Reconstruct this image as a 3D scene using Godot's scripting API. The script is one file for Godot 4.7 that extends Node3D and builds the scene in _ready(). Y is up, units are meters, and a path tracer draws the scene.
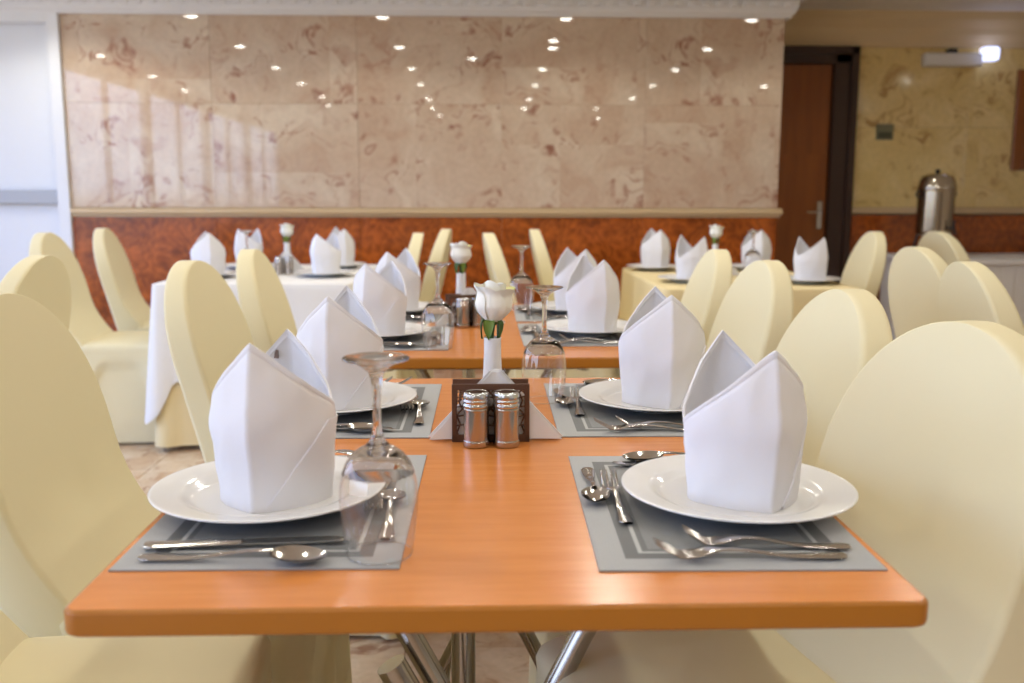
extends Node3D

var rng := RandomNumberGenerator.new()
var used_names := {}
var M := {}
var CACHE := {}

const TABLE_H := 0.75
const WALL_Z := -6.3
const WALL2_Z := -6.9
const CEIL := 2.4


# ------------------------------------------------------------------ mesh builder
class MB:
	var v := PackedVector3Array()
	var uv := PackedVector2Array()
	var ix := PackedInt32Array()

	func add(p: Vector3, t := Vector2.ZERO) -> int:
		v.append(p)
		uv.append(t)
		return v.size() - 1

	func tri(a: int, b: int, c: int) -> void:
		ix.append(a); ix.append(b); ix.append(c)

	func quad(a: int, b: int, c: int, d: int) -> void:
		tri(a, b, c)
		tri(a, c, d)

	# f(i, j) -> Vector3; faces look along (d/di) x (d/dj)
	func grid(nu: int, nv: int, f: Callable, wrap := false, flip := false, tri_uv := true) -> void:
		var base := v.size()
		var cols := nu if wrap else nu + 1
		for j in nv + 1:
			for i in cols:
				add(f.call(i, j), Vector2(float(i) / nu, 1.0 - float(j) / nv))
		for j in nv:
			for i in nu:
				var i2 := (i + 1) % cols
				var a := base + j * cols + i
				var b := base + j * cols + i2
				var c := base + (j + 1) * cols + i2
				var d := base + (j + 1) * cols + i
				if flip:
					quad(a, d, c, b)
				else:
					quad(a, b, c, d)

	# rings: counter-clockwise seen from above, going up
	func loft(rings: Array, cap_low := true, cap_high := true) -> void:
		var n: int = rings[0].size()
		grid(n, rings.size() - 1, func(i: int, j: int): return rings[j][i % n], true)
		if cap_low:
			fan(rings[0], true)
		if cap_high:
			fan(rings[rings.size() - 1], false)

	func fan(ring: PackedVector3Array, flip: bool) -> void:
		var c := Vector3.ZERO
		for p in ring:
			c += p
		c /= ring.size()
		var ci := add(c)
		var base := v.size()
		for p in ring:
			add(p)
		var n := ring.size()
		for i in n:
			if flip:
				tri(ci, base + (i + 1) % n, base + i)
			else:
				tri(ci, base + i, base + (i + 1) % n)

	# profile points (radius, y); outside when it runs upwards
	func lathe(profile: Array, segs := 32, at := Vector3.ZERO) -> void:
		grid(segs, profile.size() - 1, func(i: int, j: int):
			var a := TAU * i / segs
			var p: Vector2 = profile[j]
			return at + Vector3(p.x * cos(a), p.y, -p.x * sin(a)), true)

	func tube(pts: Array, radii: Array, segs := 10, caps := true, flat := 1.0) -> void:
		var n := pts.size()
		var up := Vector3.UP
		var d0: Vector3 = (pts[1] - pts[0]).normalized()
		if absf(d0.dot(up)) > 0.95:
			up = Vector3.RIGHT
		var side := d0.cross(up).normalized()
		var rings := []
		for k in n:
			var d: Vector3
			if k == 0:
				d = pts[1] - pts[0]
			elif k == n - 1:
				d = pts[n - 1] - pts[n - 2]
			else:
				d = (pts[k + 1] - pts[k]).normalized() + (pts[k] - pts[k - 1]).normalized()
			d = d.normalized()
			side = (side - d * side.dot(d)).normalized()
			var other := d.cross(side)
			var r: float = radii[k] if k < radii.size() else radii[radii.size() - 1]
			var ring := PackedVector3Array()
			for i in segs:
				var a := TAU * i / segs
				ring.append(pts[k] + side * (cos(a) * r) + other * (sin(a) * r * flat))
			rings.append(ring)
		loft(rings, caps, caps)

	func poly(pts: Array, inside: Vector3) -> void:
		var c := Vector3.ZERO
		for p in pts:
			c += p
		c /= pts.size()
		var nrm: Vector3 = (pts[1] - pts[0]).cross(pts[2] - pts[0])
		var base := v.size()
		var order := range(pts.size())
		if nrm.dot(c - inside) < 0:
			order.reverse()
		for k in order:
			add(pts[k])
		for k in range(1, pts.size() - 1):
			tri(base, base + k, base + k + 1)

	func box(c: Vector3, size: Vector3, r := 0.0, basis := Basis()) -> void:
		var h := size / 2
		var P := func(s: Vector3, k: int) -> Vector3:
			var q := Vector3.ZERO
			for a in 3:
				q[a] = s[a] * (h[a] if a == k else h[a] - r)
			return c + basis * q
		for k in 3:
			var l := (k + 1) % 3
			var m := (k + 2) % 3
			for sg in [-1, 1]:
				var q := []
				for e in [[-1, -1], [1, -1], [1, 1], [-1, 1]]:
					var s := Vector3.ZERO
					s[k] = sg; s[l] = e[0]; s[m] = e[1]
					q.append(P.call(s, k))
				poly(q, c)
		if r <= 0:
			return
		for k in 3:
			var l := (k + 1) % 3
			var m := (k + 2) % 3
			for e in [[-1, -1], [1, -1], [1, 1], [-1, 1]]:
				var s1 := Vector3.ZERO
				s1[k] = -1; s1[l] = e[0]; s1[m] = e[1]
				var s2 := s1
				s2[k] = 1
				poly([P.call(s1, l), P.call(s2, l), P.call(s2, m), P.call(s1, m)], c)
		for sx in [-1, 1]:
			for sy in [-1, 1]:
				for sz in [-1, 1]:
					var s := Vector3(sx, sy, sz)
					poly([P.call(s, 0), P.call(s, 1), P.call(s, 2)], c)

	# a flat outline in x/z (counter-clockwise seen from above), given thickness; may be concave
	func slab(outline: PackedVector2Array, y0: float, y1: float) -> void:
		var t := Geometry2D.triangulate_polygon(outline)
		for pass_ in 2:
			var y := y1 if pass_ == 0 else y0
			var base := v.size()
			for p in outline:
				add(Vector3(p.x, y, p.y))
			for k in range(0, t.size(), 3):
				var a := outline[t[k]]
				var b := outline[t[k + 1]]
				var c := outline[t[k + 2]]
				var up := (b - a).cross(c - a) < 0
				if up == (pass_ == 0):
					tri(base + t[k], base + t[k + 1], base + t[k + 2])
				else:
					tri(base + t[k], base + t[k + 2], base + t[k + 1])
		var area := 0.0
		for i in outline.size():
			area += outline[i].cross(outline[(i + 1) % outline.size()])
		for i in outline.size():
			var p := outline[i]
			var q := outline[(i + 1) % outline.size()]
			var a2 := add(Vector3(p.x, y0, p.y))
			var b2 := add(Vector3(q.x, y0, q.y))
			var c2 := add(Vector3(q.x, y1, q.y))
			var d2 := add(Vector3(p.x, y1, p.y))
			if area < 0:
				quad(a2, b2, c2, d2)
			else:
				quad(b2, a2, d2, c2)

	func turned(t: Transform3D) -> MB:
		for i in v.size():
			v[i] = t * v[i]
		return self

	func done() -> ArrayMesh:
		var n := PackedVector3Array()
		n.resize(v.size())
		var out := PackedInt32Array()
		out.resize(ix.size())
		for k in range(0, ix.size(), 3):
			var a := ix[k]
			var b := ix[k + 1]
			var c := ix[k + 2]
			var f := (v[b] - v[a]).cross(v[c] - v[a])
			n[a] += f; n[b] += f; n[c] += f
			out[k] = a; out[k + 1] = c; out[k + 2] = b
		for i in n.size():
			n[i] = n[i].normalized() if n[i].length_squared() > 1e-20 else Vector3.UP
		var arr := []
		arr.resize(Mesh.ARRAY_MAX)
		arr[Mesh.ARRAY_VERTEX] = v
		arr[Mesh.ARRAY_NORMAL] = n
		arr[Mesh.ARRAY_TEX_UV] = uv
		arr[Mesh.ARRAY_INDEX] = out
		var m := ArrayMesh.new()
		m.add_surface_from_arrays(Mesh.PRIMITIVE_TRIANGLES, arr)
		return m


func rrect(hx: float, hz: float, r: float, y: float, n := 6, cx := 0.0, cz := 0.0) -> PackedVector3Array:
	var out := PackedVector3Array()
	r = minf(r, minf(hx, hz) * 0.999)
	for q in 4:
		var a0 := q * PI / 2
		var sx := 1.0 if q == 0 or q == 3 else -1.0
		var sz := -1.0 if q < 2 else 1.0
		for k in n + 1:
			var a := a0 + PI / 2 * k / n
			out.append(Vector3(cx + sx * (hx - r) + r * cos(a), y, cz + sz * (hz - r) - r * sin(a)))
	return out


# ------------------------------------------------------------------ naming and placing
func numbered(called: String) -> String:
	if not used_names.has(called):
		used_names[called] = 0
		return called
	used_names[called] += 1
	return "%s_%03d" % [called, used_names[called]]


func tag(o: Node3D, label: String, category: String, group := "") -> Node3D:
	o.set_meta("label", label)
	o.set_meta("category", category)
	if group:
		o.set_meta("group", group)
	return o


func thing(called: String, label: String, category: String, at := Vector3.ZERO, turn := 0.0, group := "") -> Node3D:
	var o := Node3D.new()
	o.name = numbered(called)
	add_child(o)
	o.position = at
	o.rotation.y = turn
	return tag(o, label, category, group)


func part(called: String, mesh: Mesh, m: Material, parent: Node3D, at := Vector3.ZERO) -> MeshInstance3D:
	var o := MeshInstance3D.new()
	o.name = called
	o.mesh = mesh
	o.material_override = null
	o.set_surface_override_material(0, m)
	o.position = at
	parent.add_child(o, true)
	return o


func solid(called: String, mesh: Mesh, m: Material, label: String, category: String, at := Vector3.ZERO, turn := 0.0, group := "") -> MeshInstance3D:
	var o := MeshInstance3D.new()
	o.name = numbered(called)
	o.mesh = mesh
	o.set_surface_override_material(0, m)
	add_child(o)
	o.position = at
	o.rotation.y = turn
	tag(o, label, category, group)
	return o


func struct(called: String, mesh: Mesh, m: Material, label := "") -> MeshInstance3D:
	var o := MeshInstance3D.new()
	o.name = numbered(called)
	o.mesh = mesh
	o.set_surface_override_material(0, m)
	o.set_meta("kind", "structure")
	if label:
		o.set_meta("label", label)
		o.set_meta("category", called.split("_")[0])
	add_child(o)
	return o


func boxes(list: Array, r := 0.0) -> ArrayMesh:
	var b := MB.new()
	for e in list:
		b.box(e[0], e[1], r)
	return b.done()


func span(x0, x1, y0, y1, z0, z1) -> Array:
	return [Vector3((x0 + x1) / 2.0, (y0 + y1) / 2.0, (z0 + z1) / 2.0), Vector3(absf(x1 - x0), absf(y1 - y0), absf(z1 - z0))]


# ------------------------------------------------------------------ materials
func srgb(r: float, g: float, b: float) -> Color:
	return Color(r / 255.0, g / 255.0, b / 255.0)


func mat(c: Color, rough := 0.6, metal := 0.0, spec := 0.5) -> StandardMaterial3D:
	var m := StandardMaterial3D.new()
	m.albedo_color = c
	m.roughness = rough
	m.metallic = metal
	m.metallic_specular = spec
	return m


func noise(s: int, freq: float, oct := 4) -> FastNoiseLite:
	var n := FastNoiseLite.new()
	n.seed = s
	n.frequency = freq
	n.noise_type = FastNoiseLite.TYPE_SIMPLEX_SMOOTH
	n.fractal_octaves = oct
	return n


func texture(w: int, h: int, f: Callable) -> ImageTexture:
	var im := Image.create(w, h, false, Image.FORMAT_RGB8)
	for y in h:
		for x in w:
			im.set_pixel(x, y, f.call(x, y))
	return ImageTexture.create_from_image(im)


func marble_tex(s: int, base: Color, pale: Color, vein: Color, size := 640) -> ImageTexture:
	var a := noise(s, 2.2, 4)
	var w := noise(s + 1, 2.6, 3)
	var p := noise(s + 2, 1.3, 3)
	var fine := noise(s + 3, 16.0, 3)
	var blot := noise(s + 4, 6.0, 4)
	return texture(size, size, func(x: int, y: int):
		var u := float(x) / size
		var q := float(y) / size
		var wx := w.get_noise_2d(u, q) * 0.28
		var wy := w.get_noise_2d(u + 7.3, q + 2.1) * 0.28
		var t := clampf(0.5 + 0.9 * a.get_noise_2d(u + wx, q + wy), 0, 1)
		var c := base.lerp(pale, t)
		var ridge := 1.0 - absf(a.get_noise_2d(u * 1.7 + wx * 1.6 + 3.0, q * 1.7 + wy * 1.6)) * 5.0
		var mask := smoothstep(-0.1, 0.5, p.get_noise_2d(u * 2.2, q * 2.2) + 0.3 * fine.get_noise_2d(u, q))
		var line := clampf(ridge, 0, 1) ** 3.0 * mask
		var spot := smoothstep(0.24, 0.6, blot.get_noise_2d(u + wx, q + wy) + 0.25 * fine.get_noise_2d(u, q)) * (0.25 + 0.75 * mask)
		c = c.lerp(vein, clampf(0.6 * line + 0.65 * spot, 0, 0.8))
		var g := 1.0 + 0.035 * fine.get_noise_2d(u * 2.0, q * 2.0)
		return Color(c.r * g, c.g * g, c.b * g))


func make_materials() -> void:
	# polished beige wall marble, three blocks of it
	for k in 3:
		var m := mat(Color.WHITE, 0.025, 0.0, 0.62)
		m.albedo_texture = marble_tex(11 + 20 * k, srgb(194, 166, 142), srgb(214, 196, 174), srgb(136, 84, 66))
		M["marble%d" % k] = m
	# the yellower stone of the recessed wall
	var my := mat(Color.WHITE, 0.08, 0.0, 0.6)
	my.albedo_texture = marble_tex(151, srgb(218, 190, 122), srgb(232, 208, 148), srgb(160, 116, 62))
	M.marble_yellow = my
	# red-brown wainscot stone
	var r1 := noise(71, 3.0, 4)
	var r2 := noise(72, 11.0, 4)
	var m2 := mat(Color.WHITE, 0.2)
	m2.albedo_texture = texture(512, 512, func(x: int, y: int):
		var u: float = x / 512.0
		var q: float = y / 512.0
		var t := clampf(0.5 + 0.5 * r1.get_noise_2d(u, q) + 0.75 * r2.get_noise_2d(u * 2.2 + r1.get_noise_2d(u, q) * 0.2, q * 1.5), 0, 1)
		return srgb(120, 55, 11).lerp(srgb(184, 94, 30), t))
	M.wainscot = m2
	M.cap = mat(srgb(205, 178, 138), 0.25)
	# floor stone
	for k in 3:
		var mf := mat(Color.WHITE, 0.22)
		mf.albedo_texture = marble_tex(201 + 20 * k, srgb(192, 158, 124), srgb(226, 208, 182), srgb(132, 84, 60), 320)
		M["floor%d" % k] = mf
	M.grout = mat(srgb(160, 140, 118), 0.8)
	# orange beech laminate of the table tops
	var g1 := noise(31, 1.0, 4)
	var g2 := noise(32, 1.0, 3)
	var mw := mat(Color.WHITE, 0.22, 0.0, 0.5)
	mw.albedo_texture = texture(512, 512, func(x: int, y: int):
		var t := clampf(0.5 + 0.55 * g1.get_noise_2d(x * 0.004, y * 0.09) + 0.3 * g2.get_noise_2d(x * 0.03, y * 0.35), 0, 1)
		return srgb(210, 130, 64).lerp(srgb(224, 146, 78), t))
	mw.uv1_triplanar = true
	mw.uv1_scale = Vector3(0.8, 0.8, 0.8)
	mw.uv1_offset = Vector3(0.5, 0.5, 0.5)
	M.wood = mw
	M.edge = mat(srgb(174, 108, 26), 0.4)
	M.steel_tube = mat(srgb(178, 172, 166), 0.22, 1.0)
	# stretch cover fabric, cream
	var fn := noise(41, 1.0, 3)
	var mc := mat(srgb(230, 219, 181), 0.85, 0.0, 0.3)
	mc.rim_enabled = true
	mc.rim = 0.25
	mc.rim_tint = 0.6
	M.cover = mc
	M.napkin = mat(srgb(240, 239, 243), 0.9, 0.0, 0.25)
	M.napkin_tag = mat(srgb(120, 100, 92), 0.9)
	M.paper = mat(srgb(243, 242, 243), 0.9, 0.0, 0.25)
	M.china = mat(srgb(240, 240, 240), 0.08, 0.0, 0.5)
	M.steel = mat(srgb(196, 194, 192), 0.14, 1.0)
	M.shaker = mat(srgb(190, 180, 170), 0.2, 1.0)
	M.shaker_top = mat(srgb(205, 205, 206), 0.12, 1.0)
	M.holder = mat(srgb(88, 56, 38), 0.5)
	M.vase = mat(srgb(238, 238, 240), 0.25)
	M.petal = mat(srgb(247, 245, 234), 0.7)
	M.petal_low = mat(srgb(232, 230, 160), 0.7)
	M.leaf = mat(srgb(58, 88, 30), 0.6)
	M.leaf_pale = mat(srgb(104, 128, 44), 0.6)
	M.white_cloth = mat(srgb(236, 234, 232), 0.9, 0.0, 0.25)
	M.cream_cloth = mat(srgb(232, 214, 168), 0.9, 0.0, 0.25)
	var gl := mat(Color(0.96, 0.97, 0.97, 0.02), 0.0, 0.0, 0.6)
	gl.transparency = BaseMaterial3D.TRANSPARENCY_ALPHA
	M.glass_thin = gl
	var gs := mat(Color(1, 1, 1, 0.0), 0.0)
	gs.transparency = BaseMaterial3D.TRANSPARENCY_ALPHA
	gs.refraction_enabled = true
	gs.refraction_scale = 0.05
	M.glass_solid = gs
	# woven vinyl placemat with a darker band round the middle field
	var wn := noise(51, 1.0, 2)
	var mm := mat(Color.WHITE, 0.5, 0.0, 0.4)
	mm.albedo_texture = texture(300, 440, func(x: int, y: int):
		var d: int = mini(mini(x, 299 - x), mini(y, 439 - y))
		var c := srgb(170, 172, 174)
		if d > 30 and d <= 46:
			c = srgb(104, 106, 108)
		elif d > 46 and d <= 51:
			c = srgb(180, 182, 182)
		elif d > 51 and d <= 58:
			c = srgb(106, 108, 110)
		elif d > 58:
			c = srgb(130, 132, 133)
		var w2 := 0.05 * (1.0 if (x / 2 + y / 2) % 2 == 0 else -1.0) + 0.04 * wn.get_noise_2d(x * 0.3, y * 0.3)
		return Color(c.r + w2 * 0.6, c.g + w2 * 0.6, c.b + w2 * 0.6))
	M.mat = mm
	M.mat_edge = mat(srgb(150, 152, 154), 0.6)
	# room
	M.white_paint = mat(srgb(236, 237, 240), 0.45)
	M.grey_rail = mat(srgb(178, 180, 186), 0.35)
	M.cornice = mat(srgb(240, 240, 243), 0.6)
	M.crown = mat(srgb(214, 190, 148), 0.6)
	M.ceiling = mat(srgb(236, 232, 224), 0.9)
	M.room_wall = mat(srgb(214, 200, 176), 0.8)
	var d1 := noise(61, 1.0, 4)
	var md := mat(Color.WHITE, 0.35)
	md.albedo_texture = texture(256, 256, func(x: int, y: int):
		var t := clampf(0.5 + 0.6 * d1.get_noise_2d(x * 0.06, y * 0.007), 0, 1)
		return srgb(122, 65, 18).lerp(srgb(148, 84, 28), t))
	md.uv1_triplanar = true
	md.uv1_scale = Vector3(0.7, 0.7, 0.7)
	M.door = md
	M.dark_wood = mat(srgb(52, 30, 20), 0.35)
	M.black = mat(srgb(28, 26, 25), 0.4)
	M.chrome = mat(srgb(200, 196, 188), 0.12, 1.0)
	M.urn = mat(srgb(176, 164, 146), 0.18, 1.0)
	M.plastic = mat(srgb(226, 222, 214), 0.4)
	M.thermo = mat(srgb(120, 118, 92), 0.4)
	M.thermo_dark = mat(srgb(78, 80, 58), 0.3)
	var lamp := mat(Color.WHITE, 0.5)
	lamp.emission_enabled = true
	lamp.emission = Color(1.0, 0.985, 0.935)
	lamp.emission_energy_multiplier = 320.0
	M.lamp = lamp
	var blue := mat(Color.WHITE, 0.5)
	blue.emission_enabled = true
	blue.emission = Color(0.72, 0.78, 1.0)
	blue.emission_energy_multiplier = 14.0
	M.led = blue


# ------------------------------------------------------------------ chairs
func chair_back_mesh() -> ArrayMesh:
	var b := MB.new()
	var rings := []
	var ys := []
	for k in 18:
		ys.append(0.02 + 0.68 * k / 18.0)
	for k in 25:
		ys.append(0.70 + 0.262 * sin(PI / 2 * k / 24.0))
	for y: float in ys:
		var up := clampf((y - 0.70) / 0.2625, 0, 1)
		var hw := 0.222 * sqrt(maxf(0.0, 1.0 - up ** 2.4)) + 0.0015
		if y < 0.70:
			hw = 0.222 - 0.006 * sin(PI * y / 0.70)
		var lean := -0.235 - 0.135 * maxf(0, y - 0.42) / 0.53
		if y < 0.42:
			lean = -0.235 - 0.02 * (0.42 - y)
		var ht := 0.036 - 0.012 * up ** 2
		# the cover bridges the corner between back and seat
		var fil := 0.0
		if y > 0.44 and y < 0.64:
			fil = 0.075 * ((0.64 - y) / 0.2) ** 2
		elif y <= 0.44:
			fil = 0.075
		var ring := rrect(ht + fil / 2, hw, 0.012, y, 5, lean + fil / 2, 0.0)
		rings.append(ring)
	b.loft(rings)
	return b.done()


# plan ring of the seat; the sides are pulled in below an arch between the legs
func seat_ring(y: float, grow: float, archy: bool) -> PackedVector3Array:
	var hx := 0.205 + grow
	var hz := 0.222 + grow
	var out := PackedVector3Array()
	var r := 0.045
	var n := 18
	# walk: +x side (z from + to -), -z side, -x side, +z side : counter-clockwise from above
	var dirs := [[Vector3(1, 0, 0), Vector3(0, 0, -1), hx, hz], [Vector3(0, 0, -1), Vector3(-1, 0, 0), hz, hx], [Vector3(-1, 0, 0), Vector3(0, 0, 1), hx, hz], [Vector3(0, 0, 1), Vector3(1, 0, 0), hz, hx]]
	for d in dirs:
		var nrm: Vector3 = d[0]
		var tan_: Vector3 = d[1]
		var hn: float = d[2]
		var ht: float = d[3]
		for k in n + 1:
			var s := -1.0 + 2.0 * k / n
			var p := nrm * hn + tan_ * (s * (ht - r))
			if archy:
				var ya := 0.40 * (1.0 - absf(s) ** 5.0) - 0.0
				var m := smoothstep(0.0, 0.05, ya - y)
				p -= nrm * (0.022 * m)
			p.y = y
			out.append(p)
		for k in range(1, 4):
			var a := PI / 2 * k / 4.0
			var cc := nrm * (hn - r) + tan_ * (ht - r)
			var p2 := cc + nrm * (r * cos(a)) + tan_ * (r * sin(a))
			p2.y = y
			out.append(p2)
	return out


func chair_meshes() -> Dictionary:
	var skirt := MB.new()
	var rings := []
	for k in 19:
		var y := 0.012 + 0.413 * k / 18.0
		rings.append(seat_ring(y, 0.012 * (1.0 - y / 0.43), true))
	skirt.loft(rings, true, true)
	var seat := MB.new()
	var sr := []
	for e in [[0.425, 0.0], [0.445, 0.002], [0.458, -0.002], [0.466, -0.010], [0.471, -0.022]]:
		sr.append(seat_ring(e[0], e[1], false))
	for f in [0.8, 0.6, 0.4, 0.2, 0.05]:
		var base := seat_ring(0, -0.022, false)
		var ring := PackedVector3Array()
		for p in base:
			ring.append(Vector3(p.x * f, 0.471 + 0.012 * (1.0 - f * f), p.z * f))
		sr.append(ring)
	seat.loft(sr, true, true)
	return {"back": chair_back_mesh(), "skirt": skirt.done(), "seat": seat.done()}


# back_x: where the top of the backrest stands; faces: +1 looks to +x, -1 to -x
func chair(back_x: float, z: float, faces: int, label: String, group: String, swing := 0.0) -> void:
	if not CACHE.has("chair"):
		CACHE.chair = chair_meshes()
	var turn := (0.0 if faces > 0 else PI) + deg_to_rad(swing)
	var off := Vector3(0.365, 0, 0).rotated(Vector3.UP, turn)
	var t := thing("banquet_chair", label, "chair", Vector3(back_x, 0.0, z) + off, turn, group)
	part("backrest", CACHE.chair.back, M.cover, t)
	part("seat", CACHE.chair.seat, M.cover, t)
	part("skirt", CACHE.chair.skirt, M.cover, t)
	if not CACHE.has("chair_foot"):
		var f := MB.new()
		f.lathe([Vector2(0.0, 0.0), Vector2(0.014, 0.0), Vector2(0.014, 0.014), Vector2(0.0, 0.014)], 12)
		CACHE.chair_foot = f.done()
	for sx in [-1, 1]:
		for sz in [-1, 1]:
			part("foot", CACHE.chair_foot, M.black, t, Vector3(sx * 0.17, 0, sz * 0.185))


# ------------------------------------------------------------------ tables
func wooden_table(cx: float, z_near: float, length: float, width: float, label: String) -> void:
	var cz := z_near - length / 2
	var t := thing("dining_table", label, "table", Vector3(cx, 0, cz))
	var b := MB.new()
	var hx := width / 2
	var hz := length / 2
	b.loft([rrect(hx - 0.004, hz - 0.004, 0.012, 0.7465, 6), rrect(hx - 0.004, hz - 0.004, 0.012, 0.75, 6)], false, true)
	part("tabletop", b.done(), M.wood, t)
	var e := MB.new()
	var er := []
	for q5 in [[0.006, 0.7225], [0.003, 0.7232], [0.001, 0.7250], [0.0, 0.728], [0.0, 0.7455], [0.0008, 0.7478], [0.0025, 0.7494], [0.004, 0.7498]]:
		er.append(rrect(hx - q5[0], hz - q5[0], 0.016, q5[1], 6))
	e.loft(er, true, true)
	part("edge_band", e.done(), M.edge, t)
	# folding steel base: post, crossing splayed tubes and feet
	var p := MB.new()
	p.tube([Vector3(0, 0.0, 0), Vector3(0, 0.723, 0)], [0.019], 16)
	part("post", p.done(), M.steel_tube, t, Vector3(-0.05, 0, 0.02))
	for sx in [-1, 1]:
		var q := MB.new()
		q.tube([Vector3(sx * 0.225, 0.723, 0.16), Vector3(sx * 0.215, 0.70, 0.16), Vector3(sx * 0.12, 0.52, 0.16), Vector3(0, 0.28, 0.16 + sx * 0.017), Vector3(-sx * 0.13, 0.02, 0.16), Vector3(-sx * 0.135, 0.0, 0.16)], [0.0165], 16)
		part("leg", q.done(), M.steel_tube, t)
		var q4 := MB.new()
		q4.tube([Vector3(sx * 0.135, 0.723, -0.2), Vector3(sx * 0.125, 0.70, -0.2), Vector3(0, 0.45, -0.2 + sx * 0.015), Vector3(-sx * 0.05, 0.37, -0.2), Vector3(-sx * 0.09, 0.29, -0.2), Vector3(-sx * 0.13, 0.02, -0.2), Vector3(-sx * 0.132, 0.0, -0.2)], [0.0135], 14)
		part("leg", q4.done(), M.steel_tube, t)
	for sz in [-1, 1]:
		var q2 := MB.new()
		q2.tube([Vector3(-0.26, 0.69, sz * 0.33), Vector3(0.26, 0.69, sz * 0.33)], [0.014], 12)
		part("rail", q2.done(), M.steel_tube, t)
		for sx in [-1, 1]:
			var q3 := MB.new()
			q3.tube([Vector3(sx * 0.26, 0.723, sz * 0.33), Vector3(sx * 0.26, 0.675, sz * 0.33)], [0.016], 10)
			part("bracket", q3.done(), M.steel_tube, t)
	# a collar with an open sleeve, where the folding stay ends
	var cl := MB.new()
	cl.tube([Vector3(-0.145, 0.50, 0.20), Vector3(-0.055, 0.33, 0.20)], [0.021], 16)
	part("sleeve", cl.done(), M.steel_tube, t)


func cloth_mesh(hx: float, hz: float, top: float, drop: float, drop_side: float, corner: float, ripple: float, s: int) -> ArrayMesh:
	var b := MB.new()
	var plan := rrect(hx, hz, 0.03, 0.0, 8)
	# finer perimeter
	var pts := []
	var nrm := []
	var corn := []
	var n := plan.size()
	for i in n:
		var p := plan[i]
		var q := plan[(i + 1) % n]
		var steps := maxi(1, int(p.distance_to(q) / 0.02))
		for k in steps:
			var w := p.lerp(q, float(k) / steps)
			pts.append(w)
			var dx := absf(w.x) / hx
			var dz := absf(w.z) / hz
			var at_corner := smoothstep(0.80, 1.0, minf(dx, dz))
			corn.append(at_corner)
			var o := Vector3(signf(w.x) * smoothstep(0.90, 1.0, dx), 0, signf(w.z) * smoothstep(0.90, 1.0, dz))
			nrm.append(o.normalized() if o.length() > 0.01 else Vector3(w.x, 0, w.z).normalized())
	var cnt := pts.size()
	var nz := noise(s, 1.0, 2)
	var prof := func(i: int, f: float) -> Vector3:
		var w: Vector3 = pts[i]
		var o: Vector3 = nrm[i]
		var c: float = corn[i]
		var arc := i * 0.02
		var wave := sin(arc * 17.0 + 2.0 * nz.get_noise_1d(arc * 1.5)) * ripple + nz.get_noise_1d(arc * 2.0 + 40.0) * ripple
		var own := drop_side if absf(w.x) > hx - 0.02 and absf(w.z) < hz - 0.02 else drop
		var d := own + (corner - own) * c
		var out := 0.008 + f * (0.012 + wave + 0.05 * c)
		return Vector3(w.x, top - f * d, w.z) + o * maxf(0.006, out)
	var rings := []
	for k in 17:
		var f := 1.0 - k / 16.0
		var ring := PackedVector3Array()
		for i in cnt:
			ring.append(prof.call(i, f))
		rings.append(ring)
	var lip := PackedVector3Array()
	for i in cnt:
		lip.append(Vector3(pts[i].x, top + 0.003, pts[i].z))
	rings.append(lip)
	b.loft(rings, false, true)
	# inner face, so that the cloth has a thickness
	var inner := []
	for k in 17:
		var ring2 := PackedVector3Array()
		for i in cnt:
			var p3: Vector3 = rings[k][i]
			ring2.append(p3 - nrm[i] * 0.002)
		inner.append(ring2)
	b.grid(cnt, 16, func(i: int, j: int): return inner[j][i % cnt], true, true)
	b.grid(cnt, 1, func(i: int, j: int): return (inner[0] if j == 0 else rings[0])[i % cnt], true)
	return b.done()


func clothed_table(cx: float, cz: float, width: float, length: float, label: String) -> void:
	var t := thing("dining_table", label, "table", Vector3(cx, 0, cz))
	var b := MB.new()
	b.loft([rrect(width / 2 - 0.01, length / 2 - 0.01, 0.02, 0.715, 4), rrect(width / 2 - 0.01, length / 2 - 0.01, 0.02, 0.738, 4)])
	part("tabletop", b.done(), M.wood, t)
	for sx in [-1, 1]:
		for sz in [-1, 1]:
			var q := MB.new()
			q.tube([Vector3(sx * 0.3, 0, sz * 0.42), Vector3(sx * 0.3, 0.716, sz * 0.42)], [0.018], 10)
			part("leg", q.done(), M.steel_tube, t)


# ------------------------------------------------------------------ tableware
func plate_mesh() -> Array:
	var b := MB.new()
	b.lathe([Vector2(0.0, 0.006), Vector2(0.055, 0.006), Vector2(0.058, 0.0), Vector2(0.063, 0.0), Vector2(0.066, 0.0055), Vector2(0.09, 0.009), Vector2(0.112, 0.0155), Vector2(0.140, 0.0208), Vector2(0.1442, 0.0222), Vector2(0.1448, 0.0236), Vector2(0.1435, 0.0246), Vector2(0.140, 0.0242), Vector2(0.112, 0.0192), Vector2(0.1035, 0.0165), Vector2(0.098, 0.0122), Vector2(0.09, 0.0105), Vector2(0.0, 0.0095)], 72)
	return [b.done()]


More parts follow.
